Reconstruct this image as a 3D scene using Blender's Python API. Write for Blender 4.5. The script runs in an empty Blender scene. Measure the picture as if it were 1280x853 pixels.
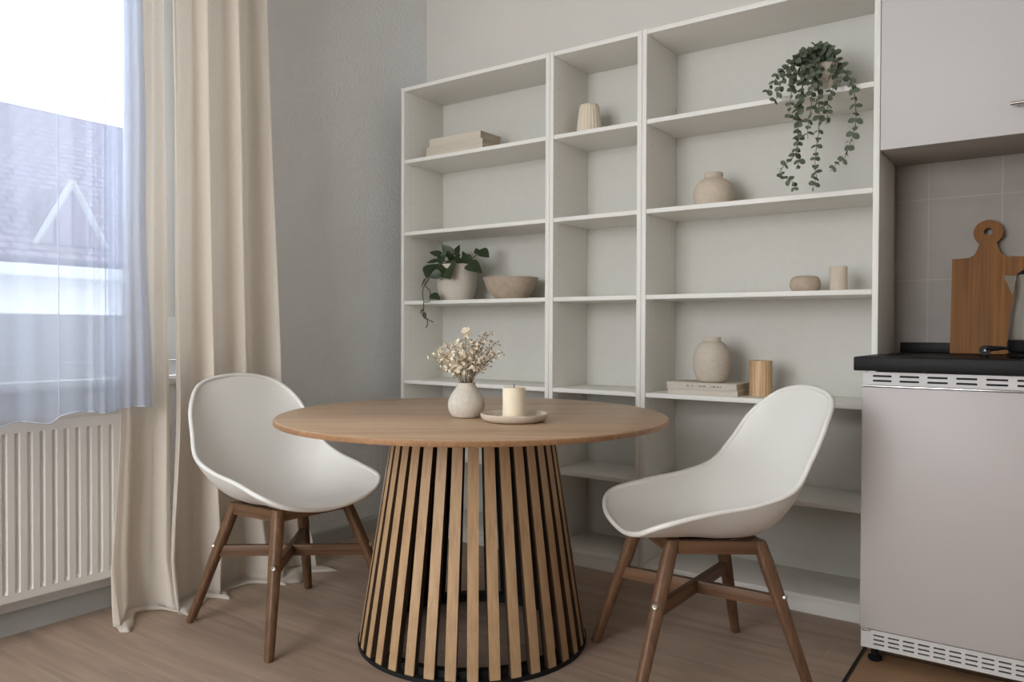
import bpy, bmesh, math, random
from mathutils import Vector, Matrix
random.seed(7)
SC = bpy.context.scene
COL = SC.collection
PI = math.pi
S = 1.1            # every length below is written at 1/1.1 of its real size; the last lines enlarge the place to true size

# ------------------------------------------------------------------ materials
def srgb(r, g, b):
    return tuple(((c/255)/12.92 if c/255 <= .04045 else ((c/255+.055)/1.055)**2.4) for c in (r, g, b)) + (1,)

def newmat(name, col, rough=.6, spec=.4, metal=0, bump=0, bscale=200, var=0, vscale=6, coat=0):
    m = bpy.data.materials.new(name); m.use_nodes = True
    nt = m.node_tree; N = nt.nodes; L = nt.links
    b = N['Principled BSDF']
    b.inputs['Roughness'].default_value = rough
    b.inputs['Specular IOR Level'].default_value = spec
    b.inputs['Metallic'].default_value = metal
    b.inputs['Coat Weight'].default_value = coat
    c = srgb(*col)
    tc = N.new('ShaderNodeTexCoord')
    n = N.new('ShaderNodeTexNoise'); n.inputs['Scale'].default_value = vscale; n.inputs['Detail'].default_value = 4
    L.new(tc.outputs['Object'], n.inputs['Vector'])
    r = N.new('ShaderNodeMapRange')
    r.inputs[1].default_value = .3; r.inputs[2].default_value = .7
    r.inputs[3].default_value = 1-var; r.inputs[4].default_value = 1+var
    L.new(n.outputs['Fac'], r.inputs[0])
    mx = N.new('ShaderNodeVectorMath'); mx.operation = 'SCALE'; mx.inputs[0].default_value = c[:3]
    L.new(r.outputs[0], mx.inputs['Scale']); L.new(mx.outputs[0], b.inputs['Base Color'])
    if bump:
        n2 = N.new('ShaderNodeTexNoise'); n2.inputs['Scale'].default_value = bscale; n2.inputs['Detail'].default_value = 3
        L.new(tc.outputs['Object'], n2.inputs['Vector'])
        bp = N.new('ShaderNodeBump'); bp.inputs['Strength'].default_value = bump; bp.inputs['Distance'].default_value = .004 if 'textured_paint' not in name else .012
        L.new(n2.outputs['Fac'], bp.inputs['Height']); L.new(bp.outputs[0], b.inputs['Normal'])
    return m

def wood(name, c1, c2, axis=2, rough=.5, scale=1, grain=60, coord='Object', island=0):
    """grain that runs along one object axis"""
    m = bpy.data.materials.new(name); m.use_nodes = True
    nt = m.node_tree; N = nt.nodes; L = nt.links
    b = N['Principled BSDF']; b.inputs['Roughness'].default_value = rough; b.inputs['Specular IOR Level'].default_value = .35
    tc = N.new('ShaderNodeTexCoord'); mp = N.new('ShaderNodeMapping')
    s = [grain*scale]*3; s[axis] = 2.2*scale
    mp.inputs['Scale'].default_value = s
    L.new(tc.outputs[coord], mp.inputs['Vector'])
    n = N.new('ShaderNodeTexNoise'); n.inputs['Scale'].default_value = 1; n.inputs['Detail'].default_value = 6; n.inputs['Distortion'].default_value = .6
    L.new(mp.outputs[0], n.inputs['Vector'])
    mp2 = N.new('ShaderNodeMapping'); s2 = [9*scale]*3; s2[axis] = .8*scale; mp2.inputs['Scale'].default_value = s2
    L.new(tc.outputs[coord], mp2.inputs['Vector'])
    n2 = N.new('ShaderNodeTexNoise'); n2.inputs['Scale'].default_value = 1; n2.inputs['Detail'].default_value = 3
    L.new(mp2.outputs[0], n2.inputs['Vector'])
    ad = N.new('ShaderNodeMath'); ad.operation = 'ADD'
    L.new(n.outputs['Fac'], ad.inputs[0]); L.new(n2.outputs['Fac'], ad.inputs[1])
    cr = N.new('ShaderNodeValToRGB'); cr.color_ramp.elements[0].position = .72; cr.color_ramp.elements[1].position = 1.25
    mr = N.new('ShaderNodeMapRange'); mr.inputs[1].default_value = .7; mr.inputs[2].default_value = 1.3
    L.new(ad.outputs[0], mr.inputs[0])
    cr.color_ramp.elements[0].position = 0; cr.color_ramp.elements[1].position = 1
    cr.color_ramp.elements[0].color = srgb(*c1); cr.color_ramp.elements[1].color = srgb(*c2)
    L.new(mr.outputs[0], cr.inputs[0]); L.new(cr.outputs[0], b.inputs['Base Color'])
    bp = N.new('ShaderNodeBump'); bp.inputs['Strength'].default_value = .12; bp.inputs['Distance'].default_value = .002
    L.new(n.outputs['Fac'], bp.inputs['Height']); L.new(bp.outputs[0], b.inputs['Normal'])
    return m

def cloth(name, col, transl=.4, transp=0.0, weave=900, var=.05):
    m = bpy.data.materials.new(name); m.use_nodes = True
    nt = m.node_tree; N = nt.nodes; L = nt.links
    N.remove(N['Principled BSDF']); out = N['Material Output']
    d = N.new('ShaderNodeBsdfDiffuse'); t = N.new('ShaderNodeBsdfTranslucent')
    c = srgb(*col)
    tc = N.new('ShaderNodeTexCoord'); n = N.new('ShaderNodeTexNoise'); n.inputs['Scale'].default_value = 1; n.inputs['Detail'].default_value = 5
    mp = N.new('ShaderNodeMapping'); mp.inputs['Scale'].default_value = (weave, weave, 60)
    L.new(tc.outputs['Object'], mp.inputs[0]); L.new(mp.outputs[0], n.inputs['Vector'])
    r = N.new('ShaderNodeMapRange'); r.inputs[1].default_value = .3; r.inputs[2].default_value = .7; r.inputs[3].default_value = 1-var; r.inputs[4].default_value = 1+var
    L.new(n.outputs['Fac'], r.inputs[0])
    sc = N.new('ShaderNodeVectorMath'); sc.operation = 'SCALE'; sc.inputs[0].default_value = c[:3]
    L.new(r.outputs[0], sc.inputs['Scale']); L.new(sc.outputs[0], d.inputs[0]); L.new(sc.outputs[0], t.inputs[0])
    mx = N.new('ShaderNodeMixShader'); mx.inputs[0].default_value = transl
    L.new(d.outputs[0], mx.inputs[1]); L.new(t.outputs[0], mx.inputs[2])
    last = mx
    if transp:
        tr = N.new('ShaderNodeBsdfTransparent'); m2 = N.new('ShaderNodeMixShader'); m2.inputs[0].default_value = transp
        L.new(mx.outputs[0], m2.inputs[1]); L.new(tr.outputs[0], m2.inputs[2]); last = m2
    L.new(last.outputs[0], out.inputs[0])
    return m

M = {}
M['white'] = newmat('white_laminate', (230, 229, 224), .5, .3, bump=.04, bscale=300)
M['white_back'] = newmat('white_backboard', (202, 201, 195), .7, .2, var=.015, vscale=30)
M['pin'] = newmat('dark_pin_hole', (128, 126, 120), .8, .1)
M['plastic'] = newmat('white_moulded_plastic', (226, 225, 221), .42, .4, bump=.03, bscale=700)
M['walnut'] = wood('brown_stained_wood', (80, 57, 41), (120, 89, 65), 2, .45, grain=90)
M['walnut_x'] = wood('brown_stained_wood_rail', (80, 57, 41), (120, 89, 65), 0, .45, grain=90)
M['oak_top'] = wood('oak_veneer_top', (165, 135, 106), (198, 169, 139), 1, .38, grain=70)
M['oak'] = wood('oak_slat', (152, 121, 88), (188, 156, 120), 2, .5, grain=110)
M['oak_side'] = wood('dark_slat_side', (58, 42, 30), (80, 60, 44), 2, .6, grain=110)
M['oak_edge'] = wood('oak_edge_band', (134, 98, 68), (168, 130, 94), 0, .5, grain=60)
M['black'] = newmat('black_painted_board', (22, 22, 23), .6, .3)
M['blackp'] = newmat('black_gloss_plastic', (14, 14, 15), .5, .25)
M['wall'] = newmat('grey_textured_paint', (228, 231, 233), .9, .15, bump=.5, bscale=62, var=.02, vscale=3)
M['wallb'] = newmat('warm_white_paint', (212, 209, 204), .9, .15, bump=.25, bscale=120, var=.015, vscale=4)
M['base'] = newmat('grey_baseboard_paint', (178, 180, 180), .6, .3, var=.04, vscale=5)
M['ceil'] = newmat('ceiling_paint', (225, 224, 220), .95, .1)
M['rad'] = newmat('radiator_enamel', (222, 220, 216), .4, .4)
M['verge'] = newmat('grey_weathered_board', (128, 128, 130), .8, .2)
M['gutter'] = newmat('zinc_gutter', (150, 152, 156), .6, .3)
M['frame'] = newmat('window_frame_white', (236, 238, 238), .4, .4)
M['metal'] = newmat('brushed_steel', (205, 203, 199), .2, .5, metal=1, bump=.03, bscale=500)
M['bolt'] = newmat('zinc_bolt', (205, 203, 198), .35, .5, metal=1)
M['fridge'] = newmat('pale_grey_enamel', (184, 178, 177), .45, .4, var=.01)
M['grille'] = newmat('light_grey_grille', (205, 203, 203), .5, .35)
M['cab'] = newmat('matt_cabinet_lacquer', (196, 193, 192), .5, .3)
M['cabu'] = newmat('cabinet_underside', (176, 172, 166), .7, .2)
M['stone'] = newmat('black_stone_laminate', (14, 14, 15), .5, .2, bump=.15, bscale=90, var=.35, vscale=60)
M['ceram'] = newmat('speckled_ceramic', (196, 186, 172), .8, .2, bump=.35, bscale=260, var=.06, vscale=110)
M['ceram_w'] = newmat('pale_rough_ceramic', (202, 194, 183), .85, .2, bump=.5, bscale=230, var=.06, vscale=70)
M['ceram_p'] = newmat('warm_beige_ceramic', (198, 185, 169), .8, .2, bump=.3, bscale=200, var=.05, vscale=60)
M['ceram_y'] = newmat('cream_ceramic', (218, 206, 186), .6, .3, bump=.1, bscale=200, var=.03, vscale=40)
M['ceram_d'] = newmat('taupe_banded_ceramic', (176, 160, 143), .7, .2, bump=.2, bscale=200, var=.08, vscale=40)
M['wax'] = newmat('cream_wax', (232, 220, 196), .55, .35, var=.03, vscale=30)
M['wax'].node_tree.nodes['Principled BSDF'].inputs['Subsurface Weight'].default_value = .25
M['wax'].node_tree.nodes['Principled BSDF'].inputs['Subsurface Radius'].default_value = (.02, .012, .006)
M['wick'] = newmat('burnt_wick', (40, 34, 30), .9, .1)
M['book'] = newmat('linen_book_cover', (206, 197, 183), .85, .15, bump=.2, bscale=900, var=.03, vscale=80)
M['book2'] = newmat('grey_linen_book_cover', (200, 192, 180), .85, .15, bump=.2, bscale=900, var=.03, vscale=80)
M['page'] = newmat('book_pages', (188, 176, 158), .9, .1, var=.08, vscale=300)
M['ink'] = newmat('grey_print', (140, 134, 126), .8, .1)
M['soil'] = newmat('dark_soil', (40, 33, 28), .95, .1, bump=.8, bscale=200)
M['leaf'] = newmat('dark_green_leaf', (46, 60, 36), .45, .4, var=.25, vscale=25)
M['euca'] = newmat('grey_green_leaf', (90, 100, 84), .65, .25, var=.25, vscale=20)
M['stem'] = newmat('green_brown_stem', (84, 82, 56), .7, .2)
M['dstem'] = newmat('dried_stem', (120, 104, 76), .8, .1)
M['petal'] = newmat('dried_cream_petal', (236, 224, 202), .8, .1, var=.12, vscale=90)
M['seed'] = newmat('dried_brown_bud', (150, 118, 86), .8, .1, var=.2, vscale=90)
M['board'] = wood('oiled_chopping_board', (94, 56, 16), (144, 94, 36), 2, .6, grain=70)
M['bamboo'] = wood('striped_bamboo', (128, 92, 60), (216, 182, 142), 2, .5, grain=75)
M['rubber'] = newmat('black_rubber', (20, 20, 20), .8, .2)
M['drape'] = cloth('beige_drape_cloth', (246, 241, 234), .62)
M['sheer'] = cloth('white_voile', (213, 226, 250), .5, transp=.42, var=.02)
M['sheer_d'] = cloth('white_voile_doubled', (215, 227, 250), .57, transp=.22, var=.02)
M['hem'] = cloth('white_voile_hem', (235, 240, 248), .4, transp=.15, var=.02)

def glass_mat():
    m = bpy.data.materials.new('window_glass'); m.use_nodes = True
    nt = m.node_tree; N = nt.nodes; L = nt.links
    N.remove(N['Principled BSDF'])
    t = N.new('ShaderNodeBsdfTransparent'); g = N.new('ShaderNodeBsdfGlossy'); g.inputs['Roughness'].default_value = .02
    f = N.new('ShaderNodeFresnel'); f.inputs[0].default_value = 1.3
    mx = N.new('ShaderNodeMixShader'); L.new(f.outputs[0], mx.inputs[0]); L.new(t.outputs[0], mx.inputs[1]); L.new(g.outputs[0], mx.inputs[2])
    L.new(mx.outputs[0], N['Material Output'].inputs[0]); return m
M['glass'] = glass_mat()

def floor_mat():
    m = bpy.data.materials.new('laminate_planks'); m.use_nodes = True
    nt = m.node_tree; N = nt.nodes; L = nt.links
    b = N['Principled BSDF']; b.inputs['Roughness'].default_value = .5; b.inputs['Specular IOR Level'].default_value = .3
    tc = N.new('ShaderNodeTexCoord')
    mp = N.new('ShaderNodeMapping'); mp.inputs['Rotation'].default_value = (0, 0, 0)
    L.new(tc.outputs['Object'], mp.inputs[0])
    br = N.new('ShaderNodeTexBrick'); br.inputs['Scale'].default_value = 1; br.inputs['Brick Width'].default_value = 1.3; br.inputs['Row Height'].default_value = .2
    br.inputs['Mortar Size'].default_value = .0009; br.inputs['Mortar Smooth'].default_value = .2
    br.inputs['Color1'].default_value = srgb(160, 139, 124); br.inputs['Color2'].default_value = srgb(168, 147, 131); br.inputs['Mortar'].default_value = srgb(186, 166, 148)
    br.inputs['Bias'].default_value = 0; br.offset = .37
    L.new(mp.outputs[0], br.inputs['Vector'])
    m2 = N.new('ShaderNodeMapping'); m2.inputs['Scale'].default_value = (2.0, 26, 1); L.new(mp.outputs[0], m2.inputs[0])
    n = N.new('ShaderNodeTexNoise'); n.inputs['Scale'].default_value = 1; n.inputs['Detail'].default_value = 7; n.inputs['Distortion'].default_value = 1.0
    L.new(m2.outputs[0], n.inputs['Vector'])
    r = N.new('ShaderNodeMapRange'); r.inputs[1].default_value = .3; r.inputs[2].default_value = .72; r.inputs[3].default_value = .8; r.inputs[4].default_value = 1.12
    L.new(n.outputs['Fac'], r.inputs[0])
    m3 = N.new('ShaderNodeMapping'); m3.inputs['Scale'].default_value = (1.3, 5, 1); L.new(mp.outputs[0], m3.inputs[0])
    n3 = N.new('ShaderNodeTexNoise'); n3.inputs['Scale'].default_value = 1; n3.inputs['Detail'].default_value = 3; L.new(m3.outputs[0], n3.inputs['Vector'])
    r3 = N.new('ShaderNodeMapRange'); r3.inputs[1].default_value = .3; r3.inputs[2].default_value = .7; r3.inputs[3].default_value = .93; r3.inputs[4].default_value = 1.06
    L.new(n3.outputs['Fac'], r3.inputs[0])
    mu = N.new('ShaderNodeMath'); mu.operation = 'MULTIPLY'; L.new(r.outputs[0], mu.inputs[0]); L.new(r3.outputs[0], mu.inputs[1])
    sc = N.new('ShaderNodeVectorMath'); sc.operation = 'SCALE'; L.new(br.outputs['Color'], sc.inputs[0]); L.new(mu.outputs[0], sc.inputs['Scale'])
    L.new(sc.outputs[0], b.inputs['Base Color'])
    return m
M['floor'] = floor_mat()

def tile_mat(name, c1, c2, mort, w, h, ox, oz, vertical=True, ms=.002, rough=.5):
    m = bpy.data.materials.new(name); m.use_nodes = True
    nt = m.node_tree; N = nt.nodes; L = nt.links
    b = N['Principled BSDF']; b.inputs['Roughness'].default_value = rough; b.inputs['Specular IOR Level'].default_value = .3
    tc = N.new('ShaderNodeTexCoord'); mp = N.new('ShaderNodeMapping')
    if vertical: mp.inputs['Rotation'].default_value = (-PI/2, 0, 0); mp.inputs['Location'].default_value = (-ox, -oz, 0)
    else: mp.inputs['Location'].default_value = (-ox, -oz, 0)
    br = N.new('ShaderNodeTexBrick'); br.offset = 0; br.inputs['Scale'].default_value = 1
    br.inputs['Brick Width'].default_value = w; br.inputs['Row Height'].default_value = h; br.inputs['Mortar Size'].default_value = ms
    br.inputs['Color1'].default_value = srgb(*c1); br.inputs['Color2'].default_value = srgb(*c2); br.inputs['Mortar'].default_value = srgb(*mort)
    L.new(tc.outputs['Object'], mp.inputs[0]); L.new(mp.outputs[0], br.inputs['Vector'])
    n = N.new('ShaderNodeTexNoise'); n.inputs['Scale'].default_value = 9; n.inputs['Detail'].default_value = 5; L.new(tc.outputs['Object'], n.inputs['Vector'])
    r = N.new('ShaderNodeMapRange'); r.inputs[1].default_value = .3; r.inputs[2].default_value = .7; r.inputs[3].default_value = .93; r.inputs[4].default_value = 1.06
    L.new(n.outputs['Fac'], r.inputs[0])
    sc = N.new('ShaderNodeVectorMath'); sc.operation = 'SCALE'; L.new(br.outputs['Color'], sc.inputs[0]); L.new(r.outputs[0], sc.inputs['Scale'])
    L.new(sc.outputs[0], b.inputs['Base Color'])
    return m
# object coordinates are read after the final enlargement, so sizes here carry S
M['walltile'] = tile_mat('beige_grey_wall_tile', (143, 136, 130), (147, 139, 133), (157, 150, 144), .205*S, .264*S, 2.10*S, 1.086*S)
M['floortile'] = tile_mat('brown_floor_tile', (150, 118, 90), (156, 123, 95), (60, 50, 44), .40*S, .40*S, 2.01*S, -.20*S, False, .004)
M['rooftile'] = None

# ------------------------------------------------------------------ mesh helpers
def mk(name, bm, mat, parent=None, smooth=True, ang=35):
    me = bpy.data.meshes.new(name)
    bmesh.ops.recalc_face_normals(bm, faces=bm.faces)
    bm.to_mesh(me); bm.free()
    for m_ in (mat if isinstance(mat, (list, tuple)) else [mat]): me.materials.append(m_)
    o = bpy.data.objects.new(name, me); COL.objects.link(o)
    if smooth:
        for p_ in me.polygons: p_.use_smooth = True
        me.set_sharp_from_angle(angle=math.radians(ang))
    if parent: o.parent = parent
    return o

def box(bm, x0, x1, y0, y1, z0, z1, bev=.0015, mi=0, seg=2):
    r = bmesh.ops.create_cube(bm, size=1)
    vs = r['verts']
    for v in vs:
        v.co = Vector(((x0+x1)/2+v.co.x*(x1-x0), (y0+y1)/2+v.co.y*(y1-y0), (z0+z1)/2+v.co.z*(z1-z0)))
    fs = {f for v in vs for f in v.link_faces}
    for f in fs: f.material_index = mi
    if bev:
        es = list({e for v in vs for e in v.link_edges})
        r = bmesh.ops.bevel(bm, geom=es, offset=bev, segments=seg, affect='EDGES', profile=.5)
        for f in r['faces']: f.material_index = mi
    return vs

def lathe(bm, prof, cx=0, cy=0, seg=48, mi=0, rfun=None):
    rings = []
    for r, z in prof:
        if r < 1e-5: rings.append([bm.verts.new((cx, cy, z))])
        else:
            ring = []
            for i in range(seg):
                a = 2*PI*i/seg; k = rfun(a, r, z) if rfun else 1
                ring.append(bm.verts.new((cx+r*k*math.cos(a), cy+r*k*math.sin(a), z)))
            rings.append(ring)
    for A, B in zip(rings, rings[1:]):
        if len(A) == 1 and len(B) == 1: continue
        for i in range(seg):
            j = (i+1) % seg
            if len(A) == 1: f = bm.faces.new((A[0], B[i], B[j]))
            elif len(B) == 1: f = bm.faces.new((A[i], A[j], B[0]))
            else: f = bm.faces.new((A[i], A[j], B[j], B[i]))
            f.material_index = mi

def smoothprof(pts, n=6):
    out = []; P = [Vector(p) for p in pts]
    for i in range(len(P)-1):
        a = P[max(i-1, 0)]; b = P[i]; c = P[i+1]; d = P[min(i+2, len(P)-1)]
        for j in range(n):
            t = j/n
            out.append(tuple(.5*((2*b)+(c-a)*t+(2*a-5*b+4*c-d)*t*t+(3*b-a-3*c+d)*t**3)))
    out.append(tuple(P[-1])); return out

def tube(bm, pts, rad, seg=6, mi=0, cap=True, closed=False):
    P = [Vector(p) for p in pts]; n = len(P)
    R = rad if isinstance(rad, (list, tuple)) else [rad]*n
    rings = []; up = None
    for i in range(n):
        if closed: t = P[(i+1) % n]-P[(i-1) % n]
        else: t = P[min(i+1, n-1)]-P[max(i-1, 0)]
        t.normalize()
        if up is None: up = Vector((0, 0, 1)) if abs(t.z) < .9 else Vector((1, 0, 0))
        s = t.cross(up); 
        if s.length < 1e-6: s = t.cross(Vector((0, 1, 0)))
        s.normalize(); up = s.cross(t); up.normalize()
        rings.append([bm.verts.new(P[i]+R[i]*(math.cos(2*PI*k/seg)*s+math.sin(2*PI*k/seg)*up)) for k in range(seg)])
    m_ = n if closed else n-1
    for i in range(m_):
        A = rings[i]; B = rings[(i+1) % n]
        for k in range(seg):
            f = bm.faces.new((A[k], A[(k+1) % seg], B[(k+1) % seg], B[k])); f.material_index = mi
    if cap and not closed:
        for r in (rings[0], rings[-1]):
            f = bm.faces.new(r); f.material_index = mi

def prism(bm, poly, axis, a, b, mi=0, bev=0):
    """poly in the two other axes, extruded along axis from a to b"""
    def P(p, w):
        if axis == 0: return (w, p[0], p[1])
        if axis == 1: return (p[0], w, p[1])
        return (p[0], p[1], w)
    A = [bm.verts.new(P(p, a)) for p in poly]; B = [bm.verts.new(P(p, b)) for p in poly]
    n = len(poly); fs = [bm.faces.new(A), bm.faces.new(B[::-1])]
    for i in range(n): fs.append(bm.faces.new((A[i], A[(i+1) % n], B[(i+1) % n], B[i])))
    for f in fs: f.material_index = mi
    if bev:
        es = [e for f in fs[:2] for e in f.edges]
        bmesh.ops.bevel(bm, geom=es, offset=bev, segments=2, affect='EDGES', profile=.5)

def empty(name, loc=(0, 0, 0), rz=0):
    o = bpy.data.objects.new(name, None); COL.objects.link(o); o.location = loc; o.rotation_euler = (0, 0, rz)
    o.empty_display_size = .05; return o

def tag(o, label, cat, group=None, kind=None):
    o['label'] = label; o['category'] = cat
    if group: o['group'] = group
    if kind: o['kind'] = kind
    return o

def struct(name, bm, mat, smooth=False):
    o = mk(name, bm, mat, None, smooth); o['kind'] = 'structure'; return o
def B(): return bmesh.new()
# ------------------------------------------------------------------ the room
FR = .285      # back wall plane
b = B(); box(b, -.37, 4.2, -4.6, FR, -.06, 0, 0); struct('floor', b, M['floor'])
b = B(); box(b, 2.008, 4.2, -4.6, FR, 0, .0012, 0); struct('floor_tiles', b, M['floortile'])
b = B(); box(b, 2.0015, 2.0075, -4.6, FR, 0, .002, .0005); struct('trim_1', b, M['black'])
b = B(); box(b, -.37, 4.2, -4.6, FR+.1, 2.55, 2.6, 0); struct('ceiling', b, M['ceil'])
b = B()
WY0, WY1, WZ0, WZ1 = -2.75, -.82, .722, 2.36
box(b, -.37, -.1, -4.6, WY0, 0, 2.55, 0); box(b, -.37, -.1, WY1, FR, 0, 2.55, 0)
box(b, -.37, -.1, WY0, WY1, 0, WZ0, 0); box(b, -.37, -.1, WY0, WY1, WZ1, 2.55, 0)
struct('wall_left', b, M['wall'])
b = B(); box(b, -.37, 4.2, FR, FR+.1, 0, 2.55, 0); struct('wall_back', b, M['wallb'])
b = B(); box(b, 2.0015, 4.2, FR-.006, FR-.0005, 0, 1.6, 0); struct('wall_kitchen', b, M['walltile'])
b = B(); box(b, 4.2, 4.3, -4.6, FR, 0, 2.55, 0); struct('wall_right', b, M['wallb'])
b = B(); RX0, RX1, RZ0, RZ1 = .0, 1.9, .6, 2.35
box(b, -.37, RX0, -4.7, -4.6, 0, 2.55, 0); box(b, RX1, 4.2, -4.7, -4.6, 0, 2.55, 0)
box(b, RX0, RX1, -4.7, -4.6, 0, RZ0, 0); box(b, RX0, RX1, -4.7, -4.6, RZ1, 2.55, 0)
struct('wall_rear', b, M['wallb'])
b = B()
prof = [(-.1, .0), (-.086, .0), (-.086, .052), (-.092, .062), (-.1, .066)]
prism(b, [(x, z) for x, z in prof], 1, -4.6, FR-.001); struct('baseboard_left', b, M['base'])
# window frame, sill, panes
b = B()
FX0, FX1 = -.285, -.225
for y0, y1, z0, z1 in ((WY0, WY1, .745, .80), (WY0, WY1, WZ1-.05, WZ1), (WY0, WY0+.05, .80, WZ1-.05), (WY1-.05, WY1, .80, WZ1-.05), (-1.08, -1.02, .80, WZ1-.05)):
    box(b, FX0, FX1, y0, y1, z0, z1, .003)
win = struct('window_1', b, M['frame'])
def sash(y0, y1):
    b = B(); w = .055; z0, z1 = .803, WZ1-.052
    for a in ((y0, y1, z0, z0+.16), (y0, y1, z1-w, z1), (y0, y0+w, z0+.16, z1-w), (y1-w, y1, z0+.16, z1-w)):
        box(b, FX0+.012, FX1+.012, *a, .004)
    s_ = mk('window_sash', b, M['frame'], win)
    b = B(); box(b, -.262, -.256, y0+w-.005, y1-w+.005, z0+.155, z1-w+.005, 0); mk('window_pane', b, M['glass'], s_)
sash(WY0+.052, -1.082); sash(-1.018, WY1-.052)
b = B(); box(b, FX1, -.075, WY0-.03, WY1+.03, .722, .744, .004); s_ = mk('window_sill', b, M['frame'], win)

# ------------------------------------------------------------------ outside
def roof_mat():
    m = bpy.data.materials.new('weathered_roof_tiles'); m.use_nodes = True
    nt = m.node_tree; N = nt.nodes; L = nt.links
    bs = N['Principled BSDF']; bs.inputs['Roughness'].default_value = .9
    tc = N.new('ShaderNodeTexCoord'); mp = N.new('ShaderNodeMapping'); mp.inputs['Rotation'].default_value = (0, 0, PI/2)
    br = N.new('ShaderNodeTexBrick'); br.inputs['Scale'].default_value = 1; br.inputs['Brick Width'].default_value = .2; br.inputs['Row Height'].default_value = .12; br.inputs['Mortar Size'].default_value = .02
    br.inputs['Color1'].default_value = srgb(92, 80, 88); br.inputs['Color2'].default_value = srgb(102, 90, 98); br.inputs['Mortar'].default_value = srgb(66, 56, 64)
    L.new(tc.outputs['Object'], mp.inputs[0]); L.new(mp.outputs[0], br.inputs['Vector']); L.new(br.outputs['Color'], bs.inputs['Base Color'])
    return m
M['rooftile'] = roof_mat()
M['render'] = newmat('pale_house_render', (172, 174, 175), .9, .1, var=.04)
h = empty('neighbouring_house', (-7, 2, -3))
tag(h, 'pale house with a brown tiled pitched roof outside the window', 'house')
hl = Vector((-7, 2, -3))
def hbox(name, mat, *a, parent=None):
    b = B(); box(b, a[0]-hl.x, a[1]-hl.x, a[2]-hl.y, a[3]-hl.y, a[4]-hl.z, a[5]-hl.z, .01); return mk(name, b, mat, parent or h, False)
hbox('house_wall', M['render'], -12, -6.25, -8, 9, -3, 1.62)
b = B()
prism(b, [(-5.9-hl.x, 1.5-hl.z), (-9-hl.x, 3.80-hl.z), (-12.1-hl.x, 1.5-hl.z), (-12.1-hl.x, 1.62-hl.z), (-9-hl.x, 3.92-hl.z), (-5.9-hl.x, 1.62-hl.z)], 1, -8.3-hl.y, 9.3-hl.y)
mk('roof', b, M['rooftile'], h, False)
hbox('gutter', M['gutter'], -5.98, -5.84, -8.3, 9.3, 1.44, 1.56)
b = B()   # small gabled dormer with pale verge
def dorm(o):
    return [(o[0]-hl.x, o[1]-hl.y, o[2]-hl.z)]
yc, w_, zt, zb, xf = 1.45, .36, 2.45, 1.75, -6.15
vs = [b.verts.new(dorm(q)[0]) for q in ((xf, yc-w_, zb), (xf, yc+w_, zb), (xf, yc, zt), (-7.6, yc, zt), (-7.6, yc-w_, zb), (-7.6, yc+w_, zb))]
for f in ((0, 1, 2), (0, 2, 3, 4), (1, 5, 3, 2), (0, 4, 5, 1), (3, 5, 4)): b.faces.new([vs[k] for k in f])
mk('dormer', b, M['rooftile'], h, False)
b = B()
for s in (-1, 1):
    tube(b, [(xf-hl.x, yc+s*(w_+.03)-hl.y, zb-hl.z), (xf-hl.x, yc-hl.y, zt+.03-hl.z)], .035, 4)
mk('verge_board', b, M['verge'], h, False)

# ------------------------------------------------------------------ radiator
r = empty('panel_radiator', (0, -1.9, .125))
tag(r, 'white ribbed panel radiator hung on the wall under the window', 'radiator')
y0, y1 = -.9, .62      # local: wall end at Y -1.28
b = B(); nr = 44; pit = (y1-y0-.03)/nr
pts = []
for i in range(nr):
    a = y0+.015+i*pit
    pts += [(a, 0), (a+pit*.16, -.007), (a+pit*.30, -.007), (a+pit*.46, 0)]
pts.append((y1-.015, 0))
rows = [(-.0, 0), (.022, 0), (.034, 1), (.475, 1), (.487, 0), (.52, 0)]
grid = [[b.verts.new((-.006+p[1]*k, p[0], z)) for p in pts] for z, k in rows]
for g0, g1 in zip(grid, grid[1:]):
    for i in range(len(pts)-1): b.faces.new((g0[i], g0[i+1], g1[i+1], g1[i]))
box(b, -.05, -.018, y0, y1, .002, .518, .004)
box(b, -.018, -.0062, y0, y0+.016, 0, .52, .003); box(b, -.018, -.0062, y1-.016, y1, 0, .52, .003)
box(b, -.018, -.0062, y0, y1, -.004, .004, .002)
mk('radiator_panel', b, M['rad'], r, True, 25)
b = B(); box(b, -.055, -.004, y0-.003, y1+.003, .518, .532, .003)
for i in range(60): box(b, -.046, -.014, y0+.02+i*.0243, y0+.03+i*.0243, .5315, .5335, 0)
mk('top_grille', b, M['rad'], r)
for yy in (y0+.2, y1-.2):
    b = B(); box(b, -.0985, -.05, yy-.015, yy+.015, .06, .46, .002); mk('bracket', b, M['rad'], r)

# ------------------------------------------------------------------ curtains
def sheet(bm, fn, na, nz, mi=0):
    g = [[bm.verts.new(fn(i/na, j/nz)) for i in range(na+1)] for j in range(nz+1)]
    for j in range(nz):
        for i in range(na):
            f = bm.faces.new((g[j][i], g[j][i+1], g[j+1][i+1], g[j+1][i])); f.material_index = mi
    return g
def lerp(a, b, t): return a+(b-a)*t
def sstep(t): t = max(0, min(1, t)); return t*t*(3-2*t)
def fold(a, nf, ph, sharp=.35):
    x = a*nf*2*PI+ph
    return math.sin(x+.5*math.sin(x*.5+ph))+.3*math.sin(2.3*x+1.3*ph)

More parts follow.
